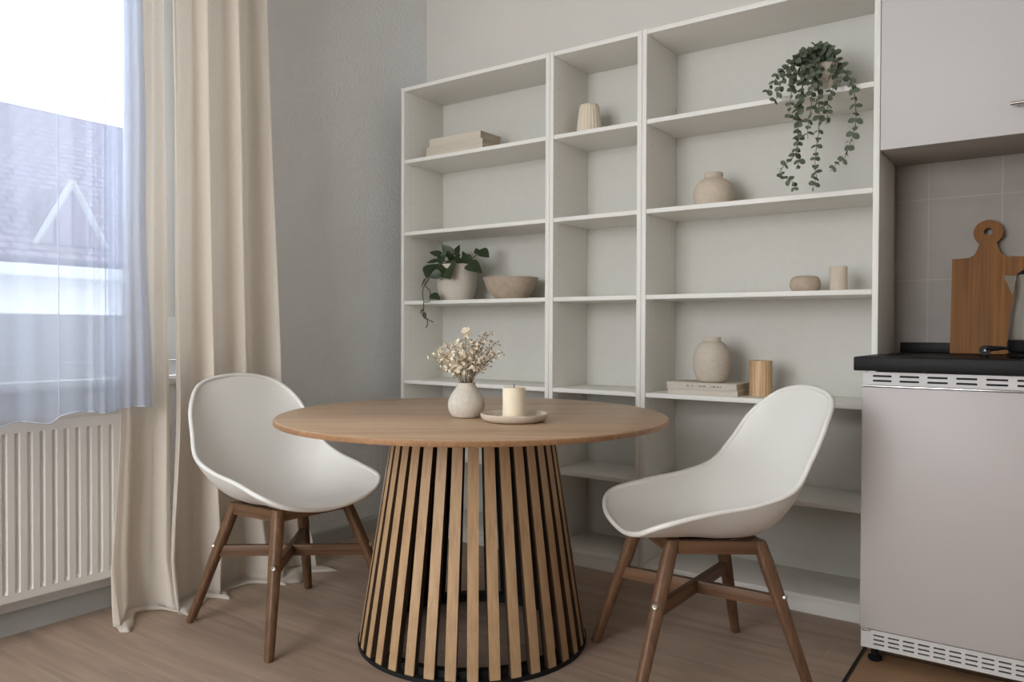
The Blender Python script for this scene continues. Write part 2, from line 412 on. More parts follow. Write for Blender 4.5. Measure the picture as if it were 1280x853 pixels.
def drape(name, label, top, mid, bot, nf, amp, ph, xt, xb, flare, grp, nz=90, na=150):
    """top/mid/bot: (y0, y1) of the cloth at z 2.4 / .7 / 0; flare: how far the hem lies out on the floor"""
    b = B(); z1 = 2.42
    def fn(a, k):
        # k 0 top .. 1 hem; the last 5% lies on the floor
        kz = min(k/.955, 1); z = z1*(1-kz)
        if z > .7: t = (z1-z)/(z1-.7); ya, yb = lerp(top[0], mid[0], t), lerp(top[1], mid[1], t)
        else: t = sstep((.7-z)/.7); ya, yb = lerp(mid[0], bot[0], t), lerp(mid[1], bot[1], t)
        am = amp*lerp(.7, 1.25, kz)
        f = fold(a, nf, ph+.25*math.sin(2.2*z))
        x = lerp(xt, xb, sstep(kz**1.3)) + am*f
        y = lerp(ya, yb, a) + .35*am*math.cos(a*nf*2*PI+ph+.5)*(1 if 0.03 < a < .97 else .3)
        # slump close to the floor
        sl = max(0, 1-z/.16)
        x += .03*sl*math.sin(7*a+ph)+.012*sl
        if k > .955:
            q = (k-.955)/.045
            x += flare*q*(1+.3*math.sin(6*a+ph)); y += .02*q*(a-.5)
            z = .004+.008*abs(math.sin(PI*q))*(1+.4*math.sin(11*a))
        else: z = max(z, .006)
        return (x, y, z)
    sheet(b, fn, na, nz)
    o = mk(name, b, M['drape'], None, True, 180)
    so = o.modifiers.new('thickness', 'SOLIDIFY'); so.thickness = .0016; so.offset = 0
    tag(o, label, 'curtain', grp)
    return o
drape('curtain', 'narrow beige curtain gathered right beside the white sheer curtain', (-1.285, -1.19), (-1.335, -1.165), (-1.375, -1.17), 1.35, .026, .4, .04, .05, .05, 'beige floor length curtains')
drape('curtain', 'wide beige curtain with deep folds next to the bare grey wall', (-1.165, -.79), (-1.15, -.745), (-1.19, -.60), 2.9, .034, 2.1, .06, .075, .085, 'beige floor length curtains', na=220)

b = B()
def sh(a, k):
    z = lerp(2.42, .668, k); y = lerp(-2.75, -1.275, a)
    x = .115+.010*math.sin(a*31)+.003*math.sin(a*97+1)+.0012*math.sin(a*160+3*z)
    if a > .88: x += .012*math.sin((a-.88)*260)*(1-.2*k)      # bunched edge
    if a > .93: y += .003*math.sin(z*9)*(a-.93)/.07+.03*(k**3)*(a-.93)/.07
    z -= (0.018*sstep((.83-a)/.02))*k
    z += .006*math.sin(a*60)*k**8
    return (x, y, z)
g = sheet(b, sh, 320, 50)
for f in b.faces:
    c = f.calc_center_median()
    if c.y > -1.385: f.material_index = 1
tube(b, [v.co.copy() for v in g[-1]], .0022, 5, 2)
tube(b, [g[j][-1].co.copy() for j in range(51)], .0016, 5, 2)
for q in (.825, .918): tube(b, [(Vector(sh(q, j/50))+Vector((.001, 0, 0))) for j in range(51)], .0011, 4, 2)
o = mk('sheer_curtain', b, [M['sheer'], M['sheer_d'], M['hem']], None, True, 180)
tag(o, 'white see-through voile curtain hanging over the radiator top', 'curtain')
# rail that carries the curtains, above the picture
t = empty('curtain_rail', (.08, -1.7, 2.45))
tag(t, 'white curtain rail above the window', 'curtain rail')
b = B(); tube(b, [(0, -1.1, 0), (0, 1.02, 0)], .012, 12); mk('rail', b, M['frame'], t)
for yy in (-.9, .9):
    b = B(); box(b, -.179, -.01, yy-.01, yy+.01, -.008, .008, .001); mk('bracket', b, M['frame'], t)

# ------------------------------------------------------------------ bookcases
SH = [1.686, 1.3595, 1.0465, .688, .363]
T = .0165
def bookcase(x0, x1, label):
    t = empty('bookcase', (x0, .14, 0)); tag(t, label, 'bookcase', 'white bookcases along the back wall')
    W = x1-x0; yf, yb = -.14, .136
    for s in (0, 1):
        b = B(); xa = 0.0006 if s == 0 else W-.0186
        box(b, xa, xa+.018, yf, yb, 0.0, 2.014, .0012)
        xi = xa+.0181 if s == 0 else xa-.0001
        n = Vector((1, 0, 0)) if s == 0 else Vector((-1, 0, 0))
        for yy in (yf+.045, yb-.045):
            for k in range(52):
                zz = .13+k*.035
                if min(abs(zz-(q-T/2)) for q in SH) < .012: continue
                ring = [b.verts.new((xi+n.x*.00015, yy+.0018*math.cos(PI*i/4), zz+.0018*math.sin(PI*i/4))) for i in range(8)]
                f = b.faces.new(ring); f.material_index = 1
        mk('side_panel', b, [M['white'], M['pin']], t)
    b = B(); box(b, .019, W-.019, yf+.001, yb, 2.014-.018, 2.013, .0012); mk('top_panel', b, M['white'], t)
    b = B(); box(b, .019, W-.019, yf+.001, yb, .045, .061, .0012); mk('bottom_panel', b, M['white'], t)
    b = B(); box(b, .019, W-.019, yf+.004, yf+.02, 0, .0445, .0012); mk('plinth', b, M['white'], t)
    b = B(); box(b, .0188, W-.0188, yb-.004, yb-.0005, .0612, 1.9958, 0); mk('back_panel', b, M['white_back'], t)
    for z in SH:
        b = B(); box(b, .0195, W-.0195, yf+.002, yb-.0055, z-T, z, .0012)
        for yy in (yf+.045, yb-.045):
            for xx in (.0195, W-.0275): box(b, xx, xx+.008, yy-.004, yy+.004, z-T-.005, z-T, .001)
        mk('shelf', b, M['white'], t)
bookcase(0, .8, 'white bookcase beside the grey wall, holding the trailing plant and the bowl')
bookcase(.8, 1.2, 'narrow white middle bookcase holding only the pleated vase')
bookcase(1.2, 2.0, 'wide white bookcase next to the kitchen units, holding the hanging eucalyptus')

# ------------------------------------------------------------------ kitchen
t = empty('fridge', (2.3, -.02, 0)); tag(t, 'pale grey undercounter fridge below the black worktop', 'fridge')
fx0, fx1 = 2.012-2.3, 2.60-2.3
def kb(name, mat, parent, *a, bev=.002, org=(2.3, -.02, 0)):
    b = B(); box(b, a[0]-org[0], a[1]-org[0], a[2]-org[1], a[3]-org[1], a[4]-org[2], a[5]-org[2], bev); return mk(name, b, mat, parent)
kb('fridge_body', M['fridge'], t, 2.021, 2.60, -.262, .26, .045, .80)
kb('fridge_door', M['fridge'], t, 2.0125, 2.60, -.298, -.264, .098, .764, bev=.004)
kb('door_edge_strip', M['metal'], t, 2.012, 2.60, -.2995, -.290, .7645, .768, bev=.001)
def grille(name, x0, x1, y, z0, z1, slots, rows, sx, sw, pitch, h):
    """front plate with rounded slots: plate pieces around real openings, dark box behind"""
    b = B()
    n = len(rows)
    zs = [z0]
    for zc in rows: zs += [zc-h/2, zc+h/2]
    zs.append(z1)
    for i in range(0, len(zs), 2): box(b, x0, x1, y, y+.004, zs[i], zs[i+1], 0)
    xs = [x0]
    k = 0
    while sx+k*pitch < x1 and k < slots:
        xs += [sx+k*pitch, min(sx+k*pitch+sw, x1)]; k += 1
    xs.append(x1)
    for i in range(0, len(xs), 2):
        for zc in rows:
            if xs[i+1] > xs[i]: box(b, xs[i], xs[i+1], y, y+.004, zc-h/2, zc+h/2, 0)
    # rounded ends
    for i in range(1, len(xs)-1, 2):
        for zc in rows:
            for xe, d in ((xs[i], 1), (xs[i+1], -1)):
                for s in (-1, 1):
                    poly = [(xe, zc+s*h/2)]
                    for q in range(5):
                        a = PI/2*q/4
                        poly.append((xe+d*h/2*(1-math.cos(a)), zc+s*h/2*math.sin(a)))
                    prism(b, [(p_[0], p_[1]) for p_ in poly], 1, y, y+.004)
    for v in b.verts: v.co -= Vector((2.3, -.02, 0))
    return mk(name, b, M['grille'], t, False)
gt = grille('top_vent', 2.0135, 2.60, -.288, .769, .8045, 8, [.7805, .7935], 2.038, .048, .0665, .0055)
kb('vent_backing', M['black'], gt, 2.03, 2.60, -.283, -.270, .7695, .803, bev=0)
gb = grille('bottom_vent', 2.0145, 2.60, -.288, .043, .094, 14, [.056, .068, .080], 2.046, .0285, .0365, .0046)
kb('vent_backing', M['black'], gb, 2.03, 2.60, -.283, -.270, .0445, .093, bev=0)
kb('vent_frame', M['grille'], gt, 2.0135, 2.0225, -.283, -.255, .769, .8045)
b = B(); box(b, 2.0145-2.3, 2.032-2.3, -.287+.02, -.262+.02, .0945, .0975, .0005)
tube(b, [(2.018-2.3, -.289+.02, .090), (2.028-2.3, -.291+.02, .0915), (2.040-2.3, -.289+.02, .0925)], .0022, 6)
mk('door_hinge', b, M['metal'], t)
for xx in (2.045, 2.55):
    for yy in (-.255, .2):
        b = B(); lathe(b, [(0, 0.0013), (.016, 0.0013), (.018, .004), (.018, .012), (.010, .016), (.010, .044), (0, .044)], xx-2.3, yy+.02, 20); mk('foot', b, M['rubber'], t)

b = B()
box(b, 1.9915, 3.0, -.302, -.0035, .8075, .8455, .003)
box(b, 2.0215, 3.0, -.0045, .2785, .8075, .8455, .002)
t = mk('worktop', b, M['stone']); tag(t, 'black stone-effect worktop above the fridge', 'worktop')
b = B(); box(b, 2.0215, 3.0, .262, .2785, .8457, .880, .002); mk('upstand', b, M['stone'], t)

t = empty('wall_cabinet', (2.4, .12, 1.468)); tag(t, 'pale kitchen wall cabinet above the chopping board', 'cabinet')
def cb(name, mat, parent, *a, bev=.0015): return kb(name, mat, parent, *a, bev=bev, org=(2.4, .12, 1.468))
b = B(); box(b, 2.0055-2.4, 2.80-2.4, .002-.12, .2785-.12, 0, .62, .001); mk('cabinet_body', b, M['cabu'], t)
dr = cb('door', M['cab'], t, 2.0045, 2.70, -.0195, .0005, 1.4665, 2.088)
hd = B(); y_ = -.05-.12
tube(hd, [(2.338-2.4, y_, .077), (2.55-2.4, y_, .077)], .0048, 14)
for xx in (2.356, 2.53): tube(hd, [(xx-2.4, -.019-.12, .077), (xx-2.4, y_, .077)], .0036, 10)
mk('handle', hd, M['metal'], dr)
t['kind_note'] = 0; del t['kind_note']

# chopping board leaning on the tiles
t = empty('chopping_board', (2.27, .205, .8476), 0); tag(t, 'wooden chopping board with round holed handle leaning on the tiles', 'chopping board')
b = B()
pl = [(-.097, 0), (.10, 0), (.10, .301), (.052, .303), (.036, .312), (.028, .33)]
cx, cz, R_ = 0, .382, .040
a0 = math.atan2(-1, .62)
arc = [(cx+R_*math.cos(a), cz+R_*math.sin(a)) for a in [lerp(-.95, PI+.95, i/26) for i in range(27)]]
left = [(-.028, .33), (-.036, .312), (-.052, .303), (-.097, .301)]
outer = pl+arc+left
hole = [(cx+.0115*math.cos(2*PI*i/20), cz+.002+.0115*math.sin(2*PI*i/20)) for i in range(20)]
th = .016
def ring_prism(b, outer, hole, y0, y1):
    from mathutils.geometry import tessellate_polygon
    P = outer+hole; no = len(outer)
    A = [b.verts.new((p[0], y0, p[1])) for p in P]; Bv = [b.verts.new((p[0], y1, p[1])) for p in P]
    tris = tessellate_polygon([[Vector((p[0], p[1], 0)) for p in outer], [Vector((p[0], p[1], 0)) for p in hole]])
    for tr in tris:
        b.faces.new([A[i] for i in tr]); b.faces.new([Bv[i] for i in tr[::-1]])
    for i in range(no): j = (i+1) % no; b.faces.new((A[i], A[j], Bv[j], Bv[i]))
    nh = len(hole)
    for i in range(nh): j = (i+1) % nh; b.faces.new((A[no+i], A[no+j], Bv[no+j], Bv[no+i]))
ring_prism(b, outer, hole, 0, th)
o = mk('board_body', b, M['board'], t, True, 30)
t.rotation_euler = (math.radians(-6.5), 0, 0)

# kettle
t = empty('kettle', (2.428, -.085, .8455)); tag(t, 'brushed steel electric kettle with black base on the worktop', 'kettle')
b = B(); lathe(b, smoothprof([(.088, .046), (.089, .055), (.086, .10), (.079, .15), (.073, .19), (.0745, .222)], 5)+[(.072, .223), (.070, .21), (.0, .20)], 0, 0, 64)
mk('kettle_body', b, M['metal'], t)
b = B()   # triangular pouring lip
lip = [(-.066, -.030, .221), (-.098, 0, .223), (-.066, .030, .221), (-.074, 0, .165), (-.060, -.02, .221), (-.060, .02, .221)]
vs = [b.verts.new(q) for q in ((-.068, -.032, .221), (-.100, 0, .224), (-.068, .032, .221), (-.0765, 0, .168), (-.066, -.030, .221), (-.095, 0, .2235), (-.066, .030, .221), (-.074, 0, .172))]
for f in ((0, 1, 3), (1, 2, 3), (4, 7, 5), (5, 7, 6), (0, 4, 5, 1), (1, 5, 6, 2), (0, 3, 7, 4), (2, 6, 7, 3)): b.faces.new([vs[k] for k in f])
mk('spout', b, M['metal'], t, False)
b = B(); lathe(b, [(0, .244), (.03, .243), (.058, .236), (.0695, .226), (.0705, .2235), (.0, .2232)], 0, 0, 48); lathe(b, [(0, .258), (.012, .257), (.015, .25), (.012, .242), (0, .242)], 0, 0, 20); mk('lid', b, M['blackp'], t)
b = B(); lathe(b, [(0, .0145), (.084, .0145), (.0885, .02), (.0895, .04), (.0885, .0459), (0, .0459)], 0, 0, 48); mk('lower_band', b, M['blackp'], t)
b = B(); lathe(b, [(0, 0.0004), (.086, 0.0004), (.090, .003), (.090, .011), (.086, .0138), (0, .0138)], 0, 0, 48); mk('power_base', b, M['blackp'], t)
b = B(); tube(b, smoothprof([(.070, 0, .21), (.11, 0, .222), (.135, 0, .20), (.14, 0, .14), (.125, 0, .07), (.09, 0, .05)], 6), .0105, 12); mk('handle', b, M['blackp'], t)
b = B()   # black lever lying beside the base
o2 = Vector((-.139, -.03, .018))
lathe(b, [(0, 0), (.012, 0), (.012, .003), (.006, .006), (.006, .012), (0, .012)], o2.x, o2.y, 20)
bb = []
tube(b, [o2+Vector((0, -.006, .002)), o2+Vector((0, .008, .002))], .0135, 24)
tube(b, [o2+Vector((.004, .001, .006)), o2+Vector((.025, .001, .007)), o2+Vector((.055, .006, .008)), o2+Vector((.07, .01, .006))], [.0095, .007, .0035, .003], 10)
f = b.faces.new([b.verts.new(o2+Vector((.0005+.0042*math.cos(PI/2+2*PI*i/3), -.0063, .001+.0042*math.sin(PI/2+2*PI*i/3)))) for i in range(3)]); f.material_index = 1
for v in b.verts: v.co.z = max(v.co.z, .0004)
mk('switch_lever', b, [M['blackp'], M['grille']], t)

# ------------------------------------------------------------------ table
TX, TY = 1.0304, -.7746
t = empty('dining_table', (TX, TY, 0), math.radians(-51.9)); tag(t, 'round oak pedestal dining table on a cone of vertical slats', 'table')
b = B(); lathe(b, [(0, .6495), (.560, .6495), (.5715, .6515), (.5725, .653), (.5725, .6625), (.5705, .6645), (.566, .667), (0, .667)], 0, 0, 128)
for f in b.faces:
    c = f.calc_center_median()
    if f.normal.z < .8 and math.hypot(c.x, c.y) > .5: f.material_index = 1
b.normal_update()
for f in b.faces:
    c = f.calc_center_median()
    f.material_index = 1 if (math.hypot(c.x, c.y) > .569 and .652 < c.z < .664) else 0
mk('tabletop', b, [M['oak_top'], M['oak_edge']], t)
rb, rt, H0, H1 = .334, .235, .012, .6493
b = B(); lathe(b, [(.315, 0.0006), (.338, 0.0006), (.338, .012), (.315, .012), (.315, 0.0006)], 0, 0, 96)
lathe(b, [(.290, 0.0006), (.3149, 0.0006), (.3149, .03), (.290, .03), (.290, 0.0006)], 0, 0, 96); mk('base_ring', b, M['black'], t)
b = B(); lathe(b, [(0, .633), (.206, .633), (.203, .649), (0, .649)], 0, 0, 64); mk('top_plate', b, M['black'], t)
b = B()
for zz, rr in ((.30, .262),):
    lathe(b, [(rr-.014, zz), (rr-.002, zz), (rr-.004, zz+.02), (rr-.016, zz+.02), (rr-.014, zz)], 0, 0, 72)
b.free()
ns = 36; rows = 6
b = B()
def slat_bm():
    b = B(); hw = .0148; d = .020
    ring = []
    for j in range(rows+1):
        k = j/rows; r_ = lerp(rb, rt, k); z = lerp(H0, H1, k)
        ring.append([b.verts.new((r_, -hw, z)), b.verts.new((r_, hw, z)), b.verts.new((r_-d, hw*.93, z)), b.verts.new((r_-d, -hw*.93, z))])
    for A, C in zip(ring, ring[1:]):
        for i in range(4): b.faces.new((A[i], A[(i+1) % 4], C[(i+1) % 4], C[i]))
    b.faces.new(ring[0][::-1]); b.faces.new(ring[-1])
    es = [e for e in b.edges if abs(e.verts[0].co.z-e.verts[1].co.z) > .01 and (e.verts[0].co.x > lerp(rb, rt, (e.verts[0].co.z-H0)/(H1-H0))-.001)]
    bmesh.ops.bevel(b, geom=es, offset=.0015, segments=2, affect='EDGES')
    b.normal_update(); bmesh.ops.recalc_face_normals(b, faces=b.faces)
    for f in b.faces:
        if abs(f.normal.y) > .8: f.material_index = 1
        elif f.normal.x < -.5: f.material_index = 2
    return b
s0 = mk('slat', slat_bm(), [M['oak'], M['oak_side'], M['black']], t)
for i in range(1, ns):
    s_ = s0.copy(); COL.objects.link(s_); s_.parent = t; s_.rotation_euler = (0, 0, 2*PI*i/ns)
b.free()

# ------------------------------------------------------------------ chairs
RIM = [(.218, 0, .392), (.217, .135, .412), (.178, .21, .449), (.066, .222, .475), (-.055, .23, .494), (-.149, .231, .527), (-.204, .215, .595), (-.256, .193, .677), (-.312, .129, .742), (-.327, 0, .763)]
CEN = [(.218, 0, .392), (.205, 0, .394), (.165, 0, .394), (.07, 0, .389), (-.03, 0, .380), (-.115, 0, .387), (-.185, 0, .445), (-.245, 0, .58), (-.297, 0, .70), (-.327, 0, .763)]
def crs(P, i, t):
    n = len(P); a = P[max(i-1, 0)]; b_ = P[i]; c = P[min(i+1, n-1)]; d = P[min(i+2, n-1)]
    if i == 0: a = Vector((2*P[0].x-P[1].x, -P[1].y, 2*P[0].z-P[1].z)) if P[1].y else 2*P[0]-P[1]
    return .5*((2*b_)+(c-a)*t+(2*a-5*b_+4*c-d)*t*t+(3*b_-a-3*c+d)*t**3)
def crs_rim(P, i, t):
    n = len(P)
    def g(k):
        if k < 0: q = P[-k]; return Vector((q.x, -q.y, q.z))
        if k >= n: q = P[2*(n-1)-k]; return Vector((q.x, -q.y, q.z))
        return P[k]
    a, b_, c, d = g(i-1), g(i), g(i+1), g(i+2)
    return .5*((2*b_)+(c-a)*t+(2*a-5*b_+4*c-d)*t*t+(3*b_-a-3*c+d)*t**3)
def shell_bm():
    R = [Vector(p) for p in RIM]; C = [Vector(p) for p in CEN]
    m_, half = 8, 14
    rim = [crs_rim(R, i, j/m_) for i in range(len(R)-1) for j in range(m_)]+[R[-1]]
    cen = [crs(C, i, j/m_) for i in range(len(R)-1) for j in range(m_)]+[C[-1]]
    b = B(); grid = []
    for k, (r_, c_) in enumerate(zip(rim, cen)):
        if k in (0, len(rim)-1): grid.append([b.verts.new(c_)]*(2*half+1)); continue
        row = []
        for s in range(-half, half+1):
            u = s/half; y = r_.y*math.sin(u*PI/2*.985)/math.sin(PI/2*.985)
            w = abs(y/r_.y)**3.3 if r_.y > 1e-6 else 0
            p = c_.lerp(Vector((r_.x, 0, r_.z)), w)
            row.append(b.verts.new((p.x, y, p.z)))
        grid.append(row)
    for A, D in zip(grid, grid[1:]):
        for i in range(2*half):
            q = [A[i], A[i+1], D[i+1], D[i]]; u = []
            for v in q:
                if v not in u: u.append(v)
            if len(u) > 2: b.faces.new(u)
    bmesh.ops.recalc_face_normals(b, faces=b.faces)
    b.normal_update()
    # thickness: offset copy on the outer side
    vs = list(b.verts); no = {v: v.normal.copy() for v in vs}
    test = min(vs, key=lambda v: (v.co-Vector((0, 0, .37))).length)
    sg = -1 if no[test].z > 0 else 1
    fs = list(b.faces); inner = {v: b.verts.new(v.co+sg*no[v]*.009) for v in vs}
    for f in fs: b.faces.new([inner[v] for v in f.verts][::-1])
    loop = [r_.copy() for r_ in rim]+[Vector((r_.x, -r_.y, r_.z)) for r_ in rim[1:-1][::-1]]
    n = len(loop)
    off = []
    # rounded lip
    cen_ = [p+sg*Vector((0, 0, 0)) for p in loop]
    tube(b, [p+Vector((0, 0, -.004)) for p in cen_], .0072, 10, closed=True)
    return b
def leg_bm(fx, fy, tx, ty, zt):
    """tapering leg with rounded-square section from foot to top"""
    b = B(); n = 16; rings = []
    for k, hw, hd in ((0, .0105, .0105), (.012, .0125, .0125), (.35, .0145, .015), (.62, .0165, .0175), (.85, .017, .0185), (1, .016, .016)):
        cx, cy, cz = lerp(fx, tx, k), lerp(fy, ty, k), lerp(0.0003, zt, k)
        ring = []
        for i in range(n):
            a = 2*PI*i/n; c, s = math.cos(a), math.sin(a); e = .62
            ring.append(b.verts.new((cx+hd*math.copysign(abs(c)**e, c), cy+hw*math.copysign(abs(s)**e, s), cz)))
        rings.append(ring)
    for A, D in zip(rings, rings[1:]):
        for i in range(n): b.faces.new((A[i], A[(i+1) % n], D[(i+1) % n], D[i]))
    b.faces.new(rings[0][::-1]); b.faces.new(rings[-1])
    return b
def bar_bm(p, q, h, w):
    """straight flat bar between two points, h tall, w thick, along local x after placing"""
    b = B(); p, q = Vector(p), Vector(q); d = (q-p); L_ = d.length; box(b, 0, L_, -w/2, w/2, -h/2, h/2, .0015)
    o_rot = d.to_track_quat('X', 'Z').to_matrix().to_4x4(); o_rot.translation = p
    return b, o_rot
LEGZ = {1: .388, -1: .374}
FT = {(1, 1): (.250, .220), (1, -1): (.222, -.213), (-1, 1): (-.215, .213), (-1, -1): (-.22, -.215)}
TP = .118
def make_chair(label):
    t = empty('dining_chair'); tag(t, label, 'chair', 'white shell chairs at the table')
    mk('seat_shell', shell_bm(), M['plastic'], t, True, 60)
    def at_z(k, z):
        f = FT[k]; q = z/LEGZ[k[0]]; return Vector((lerp(f[0], k[0]*TP, q), lerp(f[1], k[1]*TP, q), z))
    for k in FT:
        lg = mk('leg', leg_bm(FT[k][0], FT[k][1], k[0]*TP, k[1]*TP, LEGZ[k[0]]), M['walnut'], t)
        c = at_z(k, .238); b = B()
        d = Vector((k[0], k[1]*1.0, 0)).normalized()
        m4 = d.to_track_quat('Z', 'Y').to_matrix().to_4x4(); m4.translation = c+d*.0185
        lathe(b, [(0, .0012), (.003, .0012), (.0033, .003), (.0066, .0036), (.0078, .001), (.0078, -.006), (0, -.006)], 0, 0, 16); b.transform(m4)
        mk('bolt', b, M['bolt'], lg)
    for a_, c_ in (((1, 1), (-1, 1)), ((1, -1), (-1, -1)), ((1, 1), (1, -1)), ((-1, 1), (-1, -1))):
        p, q = at_z(a_, LEGZ[a_[0]]-.0175), at_z(c_, LEGZ[c_[0]]-.0175); d = (q-p).normalized()*.010
        b, m4 = bar_bm(p+d, q-d, .034, .020); ob = mk('seat_rail', b, M['walnut_x'], t); ob.matrix_local = m4
    for a_, c_ in (((1, 1), (-1, -1)), ((1, -1), (-1, 1))):
        p, q = at_z(a_, .224), at_z(c_, .224); d = (q-p).normalized()*.008
        b, m4 = bar_bm(p+d, q-d, .034, .018)
        if a_ == (1, -1):
            pass
        ob = mk('stretcher', b, M['walnut_x'], t); ob.matrix_local = m4
    # plywood plate under the shell
    b = B(); box(b, -.07, .07, -.07, .07, .3655, .371, .002); mk('mounting_plate', b, M['black'], t)
    return t
def copytree(o, parent=None):
    c = o.copy(); COL.objects.link(c); c.parent = parent
    for ch in list(o.children): copytree(ch, c)
    return c
c1 = make_chair('white shell chair with brown wooden legs in front of the beige curtain')
c2 = copytree(c1); c2['label'] = 'white shell chair with brown wooden legs next to the fridge'
c1.location = (.489, -1.014, 0); c1.rotation_euler = (0, 0, math.radians(-5.6))
c2.location = (1.6593, -.5939, 0); c2.rotation_euler = (0, 0, math.radians(225.25))

# ------------------------------------------------------------------ things on the table
ZT = .6672
def pot(name, prof, x, y, z, mat, label, cat, seg=64, rfun=None, grp=None, ang=40, n=6, rz=0):
    b = B(); lathe(b, prof if n == 0 else prof, 0, 0, seg, rfun=rfun)
    o = mk(name, b, mat, None, True, ang); o.location = (x, y, z)
    tag(o, label, cat, grp); return o
def hollow(outer, wall=.004, floor_=.006):
    """outer: list (r,z) bottom->top; adds an inner wall back down"""
    inner = [(max(r-wall, .001), z) for r, z in outer[::-1] if z > floor_]
    return [(0, outer[0][1])]+outer+inner+[(0, floor_)]
VX, VY = 1.078, -.868
o = pot('bud_vase', hollow(smoothprof([(.034, 0.0003), (.042, .005), (.050, .020), (.0525, .036), (.049, .054), (.039, .072), (.029, .085), (.0255, .094), (.0262, .0985)], 5), .003), VX, VY, ZT, M['ceram_w'], 'small rough round ceramic vase holding the dried flowers', 'vase')
t = empty('dried_flowers', (VX, VY, ZT+.01)); tag(t, 'spray of dried cream flowers standing in the small table vase', 'dried flowers')
rnd = random.Random(5)
SR = Vector((.816, .577, 0)); SF = Vector((-.577, .816, 0))
def blossom(b, c, n, r_, mi):
    n = n.normalized(); s = n.cross(Vector((.3, .2, 1))).normalized(); u = n.cross(s)
    cv = b.verts.new(c)
    k = 5; off = rnd.random()*6
    for i in range(k):
        a = off+2*PI*i/k; d = s*math.cos(a)+u*math.sin(a); e = s*math.cos(a+PI/2)+u*math.sin(a+PI/2)
        v1 = b.verts.new(c+d*r_*.6+e*r_*.36+n*r_*.28); v2 = b.verts.new(c+d*r_*1.05+n*r_*.5); v3 = b.verts.new(c+d*r_*.6-e*r_*.36+n*r_*.28)
        f = b.faces.new((cv, v1, v2, v3)); f.material_index = mi
def bud(b, c, n, r_, mi):
    n = n.normalized(); s = n.cross(Vector((.3, .2, 1))).normalized(); u = n.cross(s)
    top = b.verts.new(c+n*r_*1.3); bot = b.verts.new(c-n*r_*.7)
    ring = [b.verts.new(c+(s*math.cos(i*PI/2)+u*math.sin(i*PI/2))*r_*.6) for i in range(4)]
    for i in range(4):
        f = b.faces.new((bot, ring[i], ring[(i+1) % 4])); f.material_index = mi
        f = b.faces.new((top, ring[(i+1) % 4], ring[i])); f.material_index = mi
# (sideways, depth, height of the tip above the vase mouth, kind)
tips = [(-.098, .0, .080, 0), (-.085, .02, .100, 0), (-.070, -.02, .090, 0), (-.075, .01, .060, 0), (-.055, .03, .105, 0), (-.050, -.03, .075, 0), (-.035, .0, .110, 0), (-.030, -.035, .085, 0), (-.012, .02, .118, 0), (-.002, -.01, .150, 0),
        (.006, .03, .120, 0), (.012, -.03, .095, 0), (.022, .01, .125, 1), (.034, -.02, .110, 1), (.045, .025, .135, 1), (.056, -.01, .130, 1), (.066, .01, .148, 1), (.072, -.025, .105, 1), (.082, .01, .118, 1), (.092, -.01, .090, 1),
        (.075, .02, .078, 0), (.050, -.035, .080, 0), (.030, .03, .090, 0), (-.020, .035, .095, 0), (-.062, -.01, .040, 0), (.052, .0, .050, 1), (.035, -.03, .060, 0), (-.04, -.03, .055, 0)]
for sx, sy, hz, kind in tips:
    top = SR*sx+SF*sy+Vector((0, 0, .092+hz-.01))
    base = SR*(-sx*.10)+SF*(-sy*.1)+Vector((0, 0, .012)); mouth = SR*(sx*.16)+SF*(sy*.22)+Vector((0, 0, .086))
    pts = smoothprof([base, mouth, mouth.lerp(top, .5)+SR*(-sx*.06)+Vector((0, 0, .008)), top], 5); pts = [Vector(p) for p in pts]
    b = B(); tube(b, pts, [lerp(.0011, .0005, i/(len(pts)-1)) for i in range(len(pts))], 5)
    heads = []
    for i in range(8, len(pts)):
        for q in range(3 if kind == 0 else 3):
            d = Vector((rnd.uniform(-1, 1), rnd.uniform(-1, 1), rnd.uniform(-.2, 1))).normalized()*rnd.uniform(.008, .02)
            e = pts[i]+d
            tube(b, [pts[i], pts[i].lerp(e, .6)+Vector((0, 0, .001)), e], .0004, 3)
            heads.append((e, d))
    st = mk('flower_stem', b, M['dstem'], t, False)
    b = B()
    for e, d in heads+[(pts[-1], Vector((0, 0, 1)))]:
        if kind == 0:
            if rnd.random() < .8: blossom(b, e, d, rnd.uniform(.0045, .0075), 0)
            else: bud(b, e, d, .003, 1)
        else:
            if rnd.random() < .35: blossom(b, e, d, rnd.uniform(.004, .006), 0)
            else: bud(b, e, d, rnd.uniform(.0028, .0042), 1)
    if abs(sx+.002) < .001:
        for q in range(4): blossom(b, pts[-1]+Vector((rnd.uniform(-.006, .006), rnd.uniform(-.006, .006), rnd.uniform(-.004, .006))), Vector((rnd.uniform(-1, 1), -1, .7)), .011, 0)
    mk('flower_heads', b, [M['petal'], M['seed']], st, False)

DX, DY = 1.244, -.867
pot('candle_dish', [(0, .0003), (.070, .0003), (.083, .004), (.091, .013), (.0925, .020), (.0905, .0225), (.0875, .021), (.084, .013), (.076, .0085), (0, .0075)], DX, DY, ZT, M['ceram_p'], 'shallow round beige dish under the pillar candle', 'dish', 72)
t = empty('pillar_candle', (DX-.004, DY+.004, ZT+.0077)); tag(t, 'cream pillar candle standing in the shallow dish', 'candle')
b = B(); lathe(b, [(0, 0), (.0298, 0), (.0312, .0015), (.0312, .080), (.0305, .0835), (.0285, .0845), (.024, .083), (.006, .081), (0, .081)], 0, 0, 56); mk('wax_body', b, M['wax'], t)
b = B(); tube(b, [(0, 0, .080), (.0005, 0, .087), (.0015, 0, .094)], .0011, 6); mk('wick', b, M['wick'], t)

